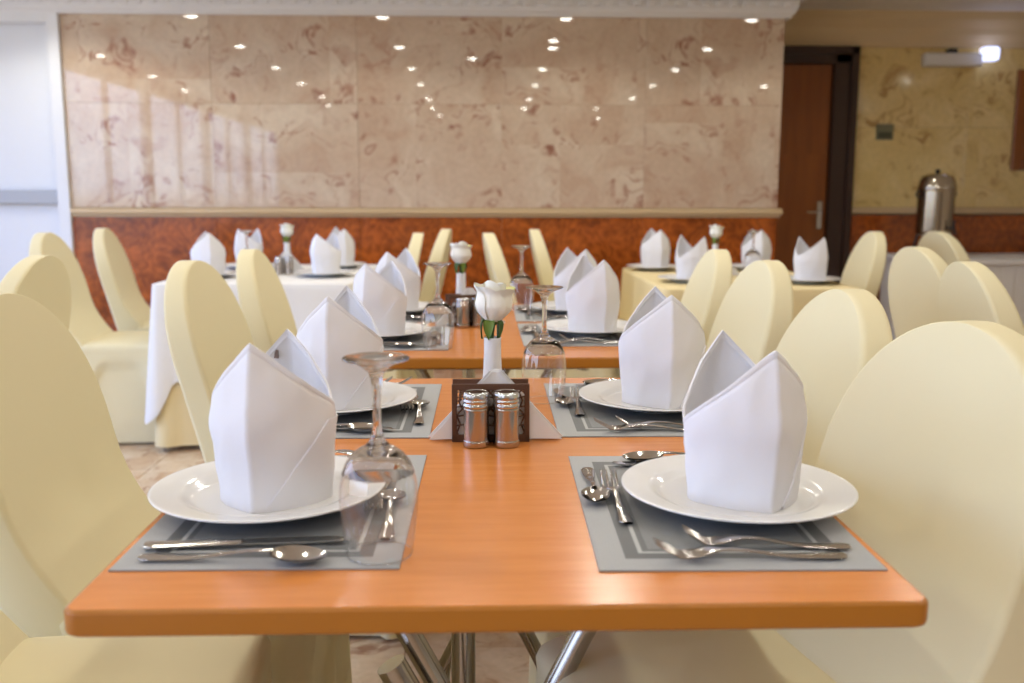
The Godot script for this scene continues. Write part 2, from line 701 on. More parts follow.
func napkin_mesh(s: int) -> ArrayMesh:
	var r := RandomNumberGenerator.new()
	r.seed = 900 + s
	var nz := noise(500 + s, 1.0, 2)
	var b := MB.new()
	var nu := 120
	var fr := [0.0, 0.012, 0.1, 0.2, 0.3, 0.38, 0.44, 0.5, 0.56, 0.62, 0.68, 0.74, 0.8, 0.86, 0.91, 0.938, 0.948, 0.958, 0.968, 0.985, 1.0]
	var peak_f := 0.199 + r.randf_range(-0.006, 0.004)
	var peak_b := 0.203 + r.randf_range(-0.008, 0.006)
	var valley_a := 0.110 + r.randf_range(-0.008, 0.008)
	var valley_b := 0.106 + r.randf_range(-0.008, 0.008)
	var va := 1.72
	# front peak at angle 0, back peak at PI, the two valleys at +-va
	var rad_at := func(th: float, y: float) -> float:
		var df := absf(th)
		var db := PI - df
		var cusp := 0.085 * exp(-df / 0.14) + 0.06 * exp(-db / 0.2)
		# flat faces between the creases and the rounded sides
		var pw := 1.58
		var flat := 1.0 / (absf(cos(th)) ** pw + absf(sin(th)) ** pw) ** (1.0 / pw)
		var rad := 0.0795 * (flat + cusp)
		rad *= 1.0 + 0.04 * nz.get_noise_3d(cos(th) * 1.3, sin(th) * 1.3, y * 16.0)
		# narrower at the foot, leaning in above the shoulder
		rad *= 0.89 + 0.11 * smoothstep(0.0, 0.11, y)
		var above := maxf(0.0, y - 0.10)
		return rad * (1.0 - 1.1 * above - 12.0 * above * above)
	var point := func(i: int, j: int, inset: float) -> Vector3:
		var th := TAU * i / nu - PI
		var df := absf(th)
		var valley := valley_a if th > 0 else valley_b
		var top := lerpf(peak_f, valley, (df / va) ** 1.02) if df < va else lerpf(peak_b, valley, ((PI - df) / (PI - va)) ** 1.02)
		var y: float = top * fr[j]
		var rad: float = rad_at.call(th, y)
		# stitched hem along the top edge
		if j == 16 or j == 17:
			rad -= 0.0013
		rad -= inset
		return Vector3(rad * sin(th), y, rad * cos(th))
	b.grid(nu, fr.size() - 1, func(i: int, j: int): return point.call(i, j, 0.0), true)
	b.grid(nu, fr.size() - 1, func(i: int, j: int): return point.call(i, j, 0.0026), true, true)
	b.grid(nu, 1, func(i: int, j: int): return point.call(i, fr.size() - 1, 0.0026 if j == 1 else 0.0), true)
	# wrapped flap whose edge runs slanting up one face
	var t0 := r.randf_range(0.18, 0.4)
	var t1 := t0 + r.randf_range(0.95, 1.25)
	var flap := func(i: int, f: float, out: float) -> Vector3:
		var g := i / 20.0
		var th := lerpf(t0, t1 + 0.5, g)
		var y := f * (0.004 + 0.098 * minf(1.0, (th - t0) / (t1 - t0)))
		var rad: float = rad_at.call(th, y) + out
		return Vector3(rad * sin(th), y, rad * cos(th))
	b.grid(20, 8, func(i: int, j: int): return flap.call(i, j / 8.0, 0.0022))
	b.grid(20, 1, func(i: int, j: int): return flap.call(i, 1.0, 0.0022 if j == 0 else -0.0005))
	b.grid(1, 8, func(i: int, j: int): return flap.call(20, j / 8.0, 0.0022 if i == 0 else -0.0005))
	# folded layers that fill the inside at mid height
	var rings := []
	for f2 in [0.96, 0.6, 0.3, 0.05]:
		var ring := PackedVector3Array()
		for i in nu:
			var p: Vector3 = point.call(i, 6, 0.004)
			ring.append(Vector3(p.x * f2, 0.055 + 0.02 * (1.0 - f2), p.z * f2))
		rings.append(ring)
	b.loft(rings, false, true)
	return b.done()


func fork_mesh(length: float) -> ArrayMesh:
	var b := MB.new()
	var head := length * 0.30
	# along +x: handle end at 0, tips at length
	var curve := func(x: float) -> float:
		var t := x / length
		var y := 0.0035 + 0.008 * smoothstep(0.25, 0.62, t) - 0.006 * smoothstep(0.68, 0.86, t) + 0.016 * maxf(0, t - 0.86) / 0.14
		return y
	var half := func(x: float) -> float:
		var t := x / length
		if t < 0.55:
			return lerpf(0.0092, 0.0036, smoothstep(0.02, 0.5, t))
		return lerpf(0.0036, 0.0122, smoothstep(0.62, 0.76, t))
	var stop := length - head * 0.62
	var n := 22
	var strip := func(i: int, j: int) -> Vector3:
		var x := stop * j / n
		var a := TAU * i / 12.0
		var w: float = half.call(x)
		if j == 0:
			w *= 0.7
		return Vector3(x, curve.call(x) + 0.0016 * sin(a), -w * cos(a))
	b.grid(12, n, strip, true, true)
	for k in 4:
		var z0 := (k - 1.5) * 0.0062
		var pts := []
		for q in 6:
			var x := lerpf(stop - 0.006, length, q / 5.0)
			pts.append(Vector3(x, curve.call(x), z0))
		b.tube(pts, [0.0019, 0.0019, 0.0018, 0.0017, 0.0014, 0.0007], 6)
	return b.done()


func spoon_mesh(length: float, bowl_w: float) -> ArrayMesh:
	var b := MB.new()
	var bl := length * 0.30
	var n := 18
	var stop := length - bl
	b.grid(12, n, func(i: int, j: int):
		var t := float(j) / n
		var x := stop * t + 0.004 * t
		var a := TAU * i / 12.0
		var w := lerpf(0.0095, 0.0034, smoothstep(0.02, 0.75, t))
		if j == 0:
			w *= 0.7
		return Vector3(x, 0.0035 + 0.010 * smoothstep(0.3, 0.95, t) + 0.0016 * sin(a), -w * cos(a)), true, true)
	for side in 2:
		b.grid(24, 8, func(i: int, j: int):
			var a := TAU * i / 24.0
			var f := j / 8.0
			var px := stop + bl / 2 + cos(a) * bl / 2 * f
			var egg := 1.0 - 0.12 * cos(a) * f
			var y := 0.0125 - 0.0105 * (1.0 - f * f) - (px - stop) / bl * 0.003
			return Vector3(px, y - (0.0012 if side == 1 else 0.0), -sin(a) * bowl_w / 2 * f * egg), true, side == 0)
	return b.done()


func knife_mesh(length: float) -> Array:
	var b := MB.new()
	var n := 16
	var hl := length * 0.46
	b.grid(12, n, func(i: int, j: int):
		var t := float(j) / n
		var a := TAU * i / 12.0
		var w := lerpf(0.0098, 0.0064, t)
		if j == 0 or j == n:
			w *= 0.7
		return Vector3(hl * t, 0.0045 + 0.0032 * sin(a), -w * cos(a)), true, true)
	var blade := MB.new()
	var o := PackedVector2Array()
	for e in [[0.0, -0.005], [0.02, -0.008], [0.45, -0.0095], [0.8, -0.0088], [0.94, -0.005], [1.0, 0.004], [0.98, 0.0075], [0.5, 0.0082], [0.03, 0.006], [0.0, 0.005]]:
		o.append(Vector2(hl - 0.003 + (length - hl) * e[0], e[1]))
	blade.slab(o, 0.0035, 0.0052)
	return [b.done(), blade.done()]


func glass_meshes() -> Dictionary:
	# an upturned stemmed glass standing on its rim
	var bowl := MB.new()
	bowl.lathe([Vector2(0.0355, 0.0008), Vector2(0.0372, 0.012), Vector2(0.0398, 0.03), Vector2(0.0418, 0.05), Vector2(0.0422, 0.064), Vector2(0.0412, 0.078), Vector2(0.0385, 0.091)], 48)
	bowl.lathe([Vector2(0.0373, 0.09), Vector2(0.04, 0.0775), Vector2(0.041, 0.064), Vector2(0.0406, 0.05), Vector2(0.0386, 0.03), Vector2(0.036, 0.012), Vector2(0.0343, 0.0008)], 48)
	# the thick glass where the bowl closes
	var shoulder := MB.new()
	shoulder.lathe([Vector2(0.0372, 0.0905), Vector2(0.0386, 0.0908), Vector2(0.034, 0.1025), Vector2(0.0275, 0.111), Vector2(0.0195, 0.117), Vector2(0.0125, 0.1205), Vector2(0.0, 0.1212)], 48)
	shoulder.lathe([Vector2(0.0, 0.113), Vector2(0.0105, 0.1125), Vector2(0.0185, 0.110), Vector2(0.0258, 0.1062), Vector2(0.0322, 0.0995), Vector2(0.0372, 0.0905)], 48)
	var rim := MB.new()
	var torus := []
	for k in 9:
		var a := -PI / 2 + TAU * k / 8.0
		torus.append(Vector2(0.0349 + 0.0008 * cos(a), 0.001 + 0.0009 * sin(a)))
	rim.lathe(torus, 48)
	var stem := MB.new()
	stem.lathe([Vector2(0.0, 0.1195), Vector2(0.0125, 0.1212), Vector2(0.0085, 0.1255), Vector2(0.006, 0.132), Vector2(0.0046, 0.142), Vector2(0.0042, 0.16), Vector2(0.0046, 0.18), Vector2(0.006, 0.192), Vector2(0.0095, 0.2), Vector2(0.017, 0.2065), Vector2(0.027, 0.2105), Vector2(0.0345, 0.2125), Vector2(0.0352, 0.2138), Vector2(0.034, 0.2152), Vector2(0.026, 0.2149), Vector2(0.012, 0.2128), Vector2(0.0, 0.212)], 40)
	return {"bowl": bowl.done(), "shoulder": shoulder.done(), "stem": stem.done(), "rim": rim.done()}


func wine_glass(x: float, z: float, y: float, label: String) -> void:
	if not CACHE.has("glass"):
		CACHE.glass = glass_meshes()
	var t := thing("wine_glass", label, "glass", Vector3(x, y, z), 0, "upturned wine glasses")
	var bw := part("bowl", CACHE.glass.bowl, M.glass_thin, t)
	part("shoulder", CACHE.glass.shoulder, M.glass_solid, bw)
	part("stem", CACHE.glass.stem, M.glass_solid, t)
	part("rim", CACHE.glass.rim, M.glass_solid, bw)


# a whole place: edge point on the table side, inward direction sx (+1 / -1), place name for the labels
func place(edge_x: float, z: float, sx: int, where: String, full: bool, nap: int, nap_turn: float, top := TABLE_H, plate_in := 0.112) -> void:
	if not CACHE.has("plate"):
		CACHE.plate = plate_mesh()
		CACHE.fork = fork_mesh(0.205)
		CACHE.salad_fork = fork_mesh(0.182)
		CACHE.small_fork = fork_mesh(0.160)
		CACHE.spoon = spoon_mesh(0.2, 0.042)
		CACHE.small_spoon = spoon_mesh(0.165, 0.036)
		CACHE.knife = knife_mesh(0.225)
		for k in 5:
			CACHE["nap%d" % k] = napkin_mesh(k)
		var mb := MB.new()
		mb.box(Vector3(0, 0.0009, 0), Vector3(0.30, 0.0018, 0.44), 0.0004)
		CACHE.mat_body = mb.done()
		var mf := MB.new()
		mf.grid(1, 1, func(i: int, j: int): return Vector3(-0.1494 + 0.2988 * i, 0.0019, 0.2194 - 0.4388 * j))
		CACHE.mat_face = mf.done()
	var ty := top + 0.0002
	var on := ty
	if full:
		var m := thing("placemat", "grey woven placemat with dark border at the " + where, "placemat", Vector3(edge_x + sx * 0.158, ty, z), deg_to_rad(rng.randf_range(-1.0, 1.0)), "grey placemats")
		part("mat", CACHE.mat_body, M.mat_edge, m)
		part("woven_face", CACHE.mat_face, M.mat, m)
		on = ty + 0.0022
	var pc := Vector3(edge_x + sx * plate_in, on, z)
	var pl := solid("dinner_plate", CACHE.plate[0], M.china, "white china dinner plate at the " + where, "plate", pc, 0, "white dinner plates")
	var np := solid("folded_napkin", CACHE["nap%d" % nap], M.napkin, "white napkin folded into twin peaks at the " + where, "napkin", pc + Vector3(0.006, 0.0105, 0), nap_turn, "white folded napkins")
	if where.begins_with("outer white-panel-side place of the front"):
		var tg := MB.new()
		tg.box(Vector3(-0.0165, 0.168, -0.0625), Vector3(0.010, 0.011, 0.0012), 0.0003, Basis(Vector3.UP, -0.35))
		part("care_tag", tg.done(), M.napkin_tag, np)
	if not full:
		return
	# forks to the sitter's left, knife and spoon to the right, small pair beyond the plate
	var face := 0.0 if sx > 0 else PI     # cutlery modelled along +x points inward
	var lt := Vector3(0, 0, -sx)           # sitter's left
	var jit := func() -> float: return deg_to_rad(rng.randf_range(-5, 5))
	var at := func(inn: float, left: float) -> Vector3: return Vector3(edge_x + sx * inn, on, z) + lt * left
	solid("dinner_fork", CACHE.fork, M.steel, "longer steel fork beside the plate at the " + where, "fork", at.call(0.045, 0.192), face + jit.call(), "steel forks beside plates")
	solid("salad_fork", CACHE.salad_fork, M.steel, "shorter steel fork beside the plate at the " + where, "fork", at.call(0.03, 0.165), face + jit.call(), "steel forks beside plates")
	var kn := thing("dinner_knife", "steel table knife beside the plate at the " + where, "knife", at.call(0.025, -0.162), face + jit.call(), "steel table knives")
	part("handle", CACHE.knife[0], M.steel, kn)
	part("blade", CACHE.knife[1], M.steel, kn)
	solid("soup_spoon", CACHE.spoon, M.steel, "steel soup spoon beside the plate at the " + where, "spoon", at.call(0.03, -0.193), face + jit.call(), "steel soup spoons")
	# dessert fork tips to the sitter's right, spoon bowl to the left
	var to_right := -PI / 2 * sx * -1.0
	var fdir := Vector3(0, 0, sx)
	var fork_turn := atan2(-fdir.z, fdir.x)
	solid("dessert_fork", CACHE.small_fork, M.steel, "steel dessert fork beyond the plate at the " + where, "fork", at.call(0.262, 0.085), fork_turn + jit.call() * 0.8, "dessert forks")
	solid("dessert_spoon", CACHE.small_spoon, M.steel, "steel dessert spoon beyond the plate at the " + where, "spoon", at.call(0.285, -0.145), fork_turn + PI + jit.call() * 0.8, "dessert spoons")


func rose(x: float, z: float, y: float, s: float, turn: float, table: String) -> void:
	var t := thing("rose", "white rose standing in the vase on the " + table, "flower", Vector3(x, y, z), turn, "white roses")
	var r := RandomNumberGenerator.new()
	r.seed = 77
	if not CACHE.has("petals"):
		var list := []
		for k in 11:
			var ring := 0 if k < 2 else (1 if k < 6 else 2)
			var rad: float = [0.0165, 0.0235, 0.0295][ring]
			var height: float = [0.066, 0.066, 0.060][ring]
			var wide: float = [3.6, 2.9, 2.6][ring]
			var a0: float = [k * PI + 0.4, (k - 2) * TAU / 4 + 0.5, (k - 6) * TAU / 5 + 1.2][ring] + r.randf_range(-0.25, 0.25)
			var shut: float = [0.62, 0.36, 0.12][ring]
			var curl: float = [0.0, 0.0025, 0.008][ring]
			var tall := r.randf_range(0.92, 1.04)
			var b := MB.new()
			for side in 2:
				b.grid(16, 14, func(i: int, j: int):
					var u := i / 16.0 * 2.0 - 1.0
					var q := j / 14.0
					var rim := sqrt(maxf(0.0, 1.0 - (0.97 * u) ** 2))
					var y2 := 0.003 + height * tall * q * (0.42 + 0.58 * rim)
					var yn := y2 / height
					var a := a0 + u * wide / 2
					var belly := rad * (0.22 + 0.82 * sin(minf(yn * 1.9, 1.0) * PI / 2)) * (1.0 - shut * smoothstep(0.42, 1.05, yn)) + curl * smoothstep(0.80, 1.02, yn) + 0.0022 * u
					return Vector3(cos(a), 0, -sin(a)) * (belly - (0.0008 if side == 1 else 0.0)) + Vector3(0, y2, 0), false, side == 1)
			list.append(b.done())
		CACHE.petals = list
		var leaves := []
		for k in 5:
			var b2 := MB.new()
			var a1 := k * TAU / 5 + 0.3
			for side in 2:
				b2.grid(6, 8, func(i: int, j: int):
					var u := i / 6.0 * 2.0 - 1.0
					var q := j / 8.0
					var w := 0.0085 * sin(PI * clampf(q * 0.95 + 0.05, 0, 1)) ** 0.7
					var rr := 0.007 + 0.0095 * sin(q * 2.4) + 0.002 * u * u
					var out := Vector3(cos(a1), 0, -sin(a1))
					var tan2 := Vector3(-sin(a1), 0, -cos(a1))
					return out * (rr - (0.0006 if side == 1 else 0.0)) + tan2 * (u * w) + Vector3(0, 0.006 - 0.034 * q + 0.012 * sin(q * PI), 0), false, side == 1)
			leaves.append(b2.done())
		CACHE.leaves = leaves
		var st := MB.new()
		st.tube([Vector3(0, -0.14, 0), Vector3(0.002, -0.05, 0), Vector3(0, 0.004, 0)], [0.0035, 0.0035, 0.006], 8)
		CACHE.rose_stem = st.done()
		var cup := MB.new()
		cup.lathe([Vector2(0.0, -0.004), Vector2(0.008, -0.002), Vector2(0.012, 0.006), Vector2(0.013, 0.012), Vector2(0.0, 0.012)], 14)
		CACHE.rose_cup = cup.done()
	for k in 11:
		part("petal", CACHE.petals[k], M.petal_low if k == 10 else M.petal, t)
	for k in 5:
		part("sepal", CACHE.leaves[k], M.leaf if k % 2 == 0 else M.leaf_pale, t)
	part("stem", CACHE.rose_stem, M.leaf, t)
	part("flower_cup", CACHE.rose_cup, M.leaf_pale, t)
	t.scale = Vector3.ONE * s
	t.rotation.z = -0.09


func centrepiece(x: float, z: float, y: float, table: String, turn: float, holder := true) -> void:
	# shakers
	if not CACHE.has("shaker"):
		var b := MB.new()
		b.lathe([Vector2(0.0, 0.0), Vector2(0.0195, 0.0), Vector2(0.0208, 0.0015), Vector2(0.0210, 0.009), Vector2(0.0202, 0.0102), Vector2(0.0197, 0.0115), Vector2(0.0197, 0.056), Vector2(0.0204, 0.0578), Vector2(0.0204, 0.0605), Vector2(0.0192, 0.062), Vector2(0.0, 0.062)], 32)
		CACHE.shaker = b.done()
		var c := MB.new()
		c.lathe([Vector2(0.0192, 0.0612), Vector2(0.0212, 0.063), Vector2(0.0212, 0.0665), Vector2(0.0196, 0.068), Vector2(0.0196, 0.0695), Vector2(0.0208, 0.071), Vector2(0.0208, 0.0735), Vector2(0.0198, 0.0745), Vector2(0.0198, 0.0755), Vector2(0.0208, 0.0765), Vector2(0.0206, 0.0825), Vector2(0.0192, 0.0852), Vector2(0.0165, 0.0864)], 32)
		c.lathe([Vector2(0.0165, 0.0864), Vector2(0.0150, 0.0850), Vector2(0.0, 0.0856)], 32)
		CACHE.shaker_top = c.done()
		var pan := MB.new()
		var w := 0.061
		for e in [span(-w, w, 0.002, 0.012, -0.002, 0.002), span(-w, w, 0.083, 0.093, -0.002, 0.002), span(-w, -w + 0.008, 0.002, 0.093, -0.002, 0.002), span(w - 0.008, w, 0.002, 0.093, -0.002, 0.002)]:
			pan.box(e[0], e[1], 0.0008)
		CACHE.panel_frame = pan.done()
		var lat := []
		for k in 7:
			for dirn in [-1, 1]:
				var l := MB.new()
				var pts := []
				for q in 9:
					var f := q / 8.0
					pts.append(Vector3(clampf(-0.066 + 0.022 * k + dirn * 0.012 * sin(f * PI * 2.0) + dirn * 0.006, -0.056, 0.056), 0.010 + 0.075 * f, 0.0))
				l.tube(pts, [0.0022], 6, true, 0.7)
				lat.append(l.done())
		for k in 4:
			var l2 := MB.new()
			var yy := 0.026 + 0.015 * k
			l2.tube([Vector3(-0.055, yy, 0), Vector3(-0.02, yy + 0.006, 0), Vector3(0.02, yy - 0.004, 0), Vector3(0.055, yy + 0.002, 0)], [0.0018], 6, true, 0.7)
			lat.append(l2.done())
		CACHE.lattice = lat
		var bs := MB.new()
		bs.box(Vector3(0, 0.0015, -0.02), Vector3(0.122, 0.003, 0.044), 0.0006)
		CACHE.holder_base = bs.done()
	var fwd := Vector3(sin(turn), 0, cos(turn))
	var rt := Vector3(cos(turn), 0, -sin(turn))
	var c0 := Vector3(x, y, z)
	for k in 2:
		var sp := thing("table_shaker", "ribbed steel shaker on the " + ["white-panel", "door"][k] + " side of the pair on the " + table, "shaker", c0 + rt * (-0.0225 + 0.0465 * k) + fwd * 0.024, turn, "steel salt and pepper shakers")
		part("body", CACHE.shaker, M.shaker, sp)
		part("cap", CACHE.shaker_top, M.shaker_top, sp)
	if holder:
		var h := thing("napkin_holder", "brown pierced napkin holder behind two shakers on the " + table, "napkin holder", c0, turn, "brown napkin holders")
		for k in 2:
			part("panel_frame", CACHE.panel_frame, M.holder, h, Vector3(0, 0, -0.042 * k))
			for l3 in CACHE.lattice:
				part("lattice_bar", l3, M.holder, h, Vector3(0, 0, -0.042 * k))
		part("base", CACHE.holder_base, M.holder, h)
	# folded paper napkins, triangles standing on their long side
	if not CACHE.has("paper"):
		var tri := MB.new()
		var hw := 0.105
		for side in 2:
			var zz := 0.0014 if side == 0 else -0.0014
			tri.grid(10, 8, func(i: int, j: int):
				var q := j / 8.0
				var u := i / 10.0 * 2.0 - 1.0
				return Vector3(u * hw * (1.0 - q * 0.93), 0.107 * q, zz * (1.0 - 0.3 * q) + 0.004 * u * u), false, side == 1)
		tri.grid(10, 1, func(i: int, j: int):
			var u := i / 10.0 * 2.0 - 1.0
			return Vector3(u * hw, 0.0, (0.0014 if j == 1 else -0.0014) + 0.004 * u * u))
		for sg in [-1, 1]:
			tri.grid(8, 1, func(i: int, j: int):
				var q := i / 8.0
				return Vector3(sg * hw * (1.0 - q * 0.93), 0.107 * q, (0.0014 if j == 1 else -0.0014) * (1.0 - 0.3 * q) + 0.004), false, sg == 1)
		tri.grid(2, 1, func(i: int, j: int): return Vector3((i - 1) * hw * 0.07, 0.107, 0.001 if j == 0 else -0.001))
		CACHE.paper = tri.done()
	for k in 5:
		var pn := solid("paper_napkin", CACHE.paper, M.paper, "white paper napkin folded to a triangle behind the shakers on the " + table, "napkin", c0 + fwd * (-0.008 - 0.0062 * k) + rt * (0.008 + 0.0035 * sin(k * 2.3)) + Vector3(0, 0.0035, 0), turn, "triangle paper napkins on the " + table)
		pn.rotation.z = 0.02 * sin(k * 1.7)
	# vase
	if not CACHE.has("vase"):
		var vb := MB.new()
		vb.lathe([Vector2(0.0, 0.0), Vector2(0.0195, 0.0), Vector2(0.0205, 0.002), Vector2(0.0195, 0.03), Vector2(0.0165, 0.08), Vector2(0.0145, 0.12), Vector2(0.0142, 0.145), Vector2(0.0148, 0.1495), Vector2(0.0138, 0.15), Vector2(0.0125, 0.146), Vector2(0.0125, 0.06), Vector2(0.0, 0.055)], 32)
		CACHE.vase = vb.done()
	var vp := c0 - fwd * 0.115 + rt * 0.004
	solid("bud_vase", CACHE.vase, M.vase, "slim white vase holding one rose on the " + table, "vase", vp, 0, "white bud vases")
	rose(vp.x - 0.001, vp.z, vp.y + 0.174, 1.0, turn * 3.0 + 0.4, table)


# ------------------------------------------------------------------ scene
func _ready() -> void:
	rng.seed = 20240
	# camera
	var cam := Camera3D.new()
	cam.name = "camera"
	var ca := CameraAttributesPhysical.new()
	ca.frustum_focal_length = 34.0
	ca.exposure_aperture = 4.0
	ca.frustum_focus_distance = 1.55
	cam.attributes = ca
	add_child(cam)
	cam.position = Vector3(0, 1.135, 0)
	cam.rotation_degrees = Vector3(-8.65, -1.7, 0.1)
	cam.fov = rad_to_deg(2.0 * atan(341.5 / 960.0))
	cam.near = 0.05
	cam.far = 60.0
	cam.current = true
	# sky behind the windows
	var we := WorldEnvironment.new()
	we.name = "environment"
	var env := Environment.new()
	env.background_mode = Environment.BG_SKY
	var sky := Sky.new()
	var ps := ProceduralSkyMaterial.new()
	ps.sky_top_color = Color(0.48, 0.63, 0.92)
	ps.sky_horizon_color = Color(0.81, 0.88, 0.985)
	ps.ground_bottom_color = Color(0.50, 0.50, 0.50)
	ps.ground_horizon_color = Color(0.66, 0.67, 0.68)
	ps.energy_multiplier = 54.0
	sky.sky_material = ps
	env.sky = sky
	env.tonemap_mode = Environment.TONE_MAPPER_LINEAR
	env.tonemap_exposure = 0.129
	env.sdfgi_enabled = true
	env.ssao_enabled = true
	env.ssil_enabled = true
	we.environment = env
	add_child(we)

	make_materials()
	build_room()
	build_lights()
	build_tables()
	build_chairs()
	build_far_corner()


func build_room() -> void:
	# floor: bed and stone tiles
	var fl := struct("floor", boxes([span(-3.97, 5.7, -0.12, -0.012, -7.1, 6.3)]), M.grout, "beige veined stone floor")
	var tile := MB.new()
	tile.box(Vector3(0, -0.006, 0), Vector3(0.597, 0.012, 0.597), 0.0012)
	for k in tile.v.size():
		tile.uv[k] = Vector2(tile.v[k].x / 0.6 + 0.5, tile.v[k].z / 0.6 + 0.5)
	var tiles := []
	for q in 4:
		var mb := MB.new()
		mb.v = tile.v.duplicate(); mb.ix = tile.ix.duplicate(); mb.uv = tile.uv.duplicate()
		for k in mb.uv.size():
			var c := (mb.uv[k] - Vector2(0.5, 0.5)).rotated(q * PI / 2) * 0.62
			mb.uv[k] = c + Vector2(0.5 + 0.13 * q, 0.5 - 0.11 * q)
		tiles.append(mb.done())
	for ix in 12:
		for iz in 12:
			part("tile", tiles[rng.randi() % 4], M["floor%d" % (rng.randi() % 3)], fl, Vector3(-3.5 + 0.6 * ix, 0, -6.6 + 0.6 * iz))
	# far side tiles out of view, joined
	var rest := MB.new()
	for ix in range(-1, 16):
		for iz in range(-1, 22):
			if ix >= 0 and ix < 12 and iz >= 0 and iz < 12:
				continue
			rest.box(Vector3(-3.5 + 0.6 * ix, -0.006, -6.6 + 0.6 * iz), Vector3(0.597, 0.012, 0.597), 0.0)
	var ro := part("tile_field", rest.done(), M.floor0, fl)
	ro.set_meta("kind", "stuff")

	struct("ceiling", boxes([span(-3.97, 5.7, CEIL, CEIL + 0.12, -7.1, 6.3)]), M.ceiling, "plain white ceiling with recessed lights")
	# side walls and the wall behind the camera, with windows
	var shell := [span(-3.97, -3.85, 0, 0.31, -7.1, 6.3), span(-3.97, -3.85, 2.35, CEIL, -7.1, 6.3)]
	var zs := [-4.7, -2.3, 0.1, 2.5, 4.9]
	var prev := -7.1
	for z: float in zs:
		shell.append(span(-3.97, -3.85, 0.31, 2.35, prev, z - 1.18))
		prev = z + 1.18
	shell.append(span(-3.97, -3.85, 0.31, 2.35, prev, 6.3))
	struct("wall_left", boxes(shell), M.room_wall)
	for k in zs.size():
		window_at("window_%d" % (k + 1), Vector3(-3.91, 1.33, zs[k]), 2.36, 2.04, PI / 2)
	struct("wall_right", boxes([span(5.58, 5.7, 0, CEIL, -7.1, 6.3)]), M.room_wall)
	struct("wall_front", boxes([span(-3.97, 5.7, 0, CEIL, 6.18, 6.3)]), M.room_wall)

	# the projecting marble wall
	var x0 := -2.64
	var x1 := 1.925
	var back := struct("wall_back", boxes([span(x0, x1 - 0.02, 0, CEIL, WALL_Z - 0.02, WALL2_Z - 0.1)]), M.cap, "polished beige marble wall above a red-brown stone base")
	var cols := [-2.64, -1.72, -0.80, 0.12, 1.04, 1.925]
	var rows := [1.055, 1.71, 2.30]
	for r in 2:
		for c in 5:
			var w: float = cols[c + 1] - cols[c]
			var h: float = rows[r + 1] - rows[r]
			slab_panel("marble_slab", back, Vector3(cols[c] + w / 2, rows[r] + h / 2, WALL_Z - 0.011), Vector3(w - 0.0012, h - 0.0012, 0.022), M["marble%d" % [(c * 2 + r) % 3, (c + r * 2) % 3][r]], 1.5, Vector2(rng.randf(), rng.randf()))
	# end of the block
	for r in 2:
		var h2: float = rows[r + 1] - rows[r]
		var o := slab_panel("marble_slab", back, Vector3(x1 - 0.011, rows[r] + h2 / 2, (WALL_Z + WALL2_Z) / 2 - 0.013), Vector3(0.572, h2 - 0.0025, 0.02), M["marble%d" % r], 1.5, Vector2(rng.randf(), rng.randf()))
		o.rotation.y = PI / 2
	for c in 5:
		var w2: float = cols[c + 1] - cols[c]
		slab_panel("base_slab", back, Vector3(cols[c] + w2 / 2, 0.5, WALL_Z - 0.008), Vector3(w2 - 0.002, 1.0, 0.022), M.wainscot, 1.1, Vector2(rng.randf(), rng.randf()))
	var cap := MB.new()
	cap.box(span(x0, x1 + 0.03, 1.012, 1.052, WALL_Z - 0.02, WALL_Z + 0.035)[0], span(x0, x1 + 0.03, 1.012, 1.052, WALL_Z - 0.02, WALL_Z + 0.035)[1], 0.008)
	cap.box(span(x0, x1 + 0.015, 0.995, 1.012, WALL_Z - 0.02, WALL_Z + 0.018)[0], span(x0, x1 + 0.015, 0.995, 1.012, WALL_Z - 0.02, WALL_Z + 0.018)[1], 0.003)
	struct("trim_1", cap.done(), M.cap, "beige stone cap moulding over the red-brown base")

	# cornice with dentils, returning round the end of the block
	var prof := [Vector2(0.0, 2.25), Vector2(0.03, 2.25), Vector2(0.034, 2.262), Vector2(0.05, 2.275), Vector2(0.06, 2.295), Vector2(0.06, 2.305), Vector2(0.066, 2.306), Vector2(0.066, 2.345), Vector2(0.10, 2.35), Vector2(0.12, 2.37), Vector2(0.13, 2.385), Vector2(0.13, 2.4), Vector2(0.0, 2.4)]
	var co := MB.new()
	for e in prof.size() - 1:
		var p: Vector2 = prof[e]
		var q: Vector2 = prof[e + 1]
		for pas in 2:
			var a: Vector3
			var b: Vector3
			var c2: Vector3
			var d: Vector3
			if pas == 0:
				a = Vector3(-3.85, p.y, WALL_Z + p.x); b = Vector3(x1 + p.x, p.y, WALL_Z + p.x)
				c2 = Vector3(x1 + q.x, q.y, WALL_Z + q.x); d = Vector3(-3.85, q.y, WALL_Z + q.x)
			else:
				a = Vector3(x1 + p.x, p.y, WALL_Z + p.x); b = Vector3(x1 + p.x, p.y, WALL2_Z)
				c2 = Vector3(x1 + q.x, q.y, WALL2_Z); d = Vector3(x1 + q.x, q.y, WALL_Z + q.x)
			co.quad(co.add(a), co.add(b), co.add(c2), co.add(d))
	var cor := struct("trim_2", co.done(), M.cornice, "white cornice with dentils above the marble wall")
	var dent := MB.new()
	dent.box(Vector3.ZERO, Vector3(0.045, 0.036, 0.024), 0.003)
	var dm := dent.done()
	var dx := -2.9
	while dx < x1 + 0.06:
		part("dentil", dm, M.cornice, cor, Vector3(dx, 2.326, WALL_Z + 0.077))
		dx += 0.086

	# white panelled stretch beside the marble
	struct("wall_white", boxes([span(-3.97, x0 - 0.075, 0, 2.26, WALL_Z - 0.06, WALL_Z - 0.3), span(x0 - 0.075, x0, 0, 2.26, WALL_Z + 0.03, WALL_Z - 0.3), span(-3.97, x0 - 0.075, 2.195, 2.26, WALL_Z + 0.03, WALL_Z - 0.08)], 0.003), M.white_paint, "white painted panel beside the marble wall")
	var rl := MB.new()
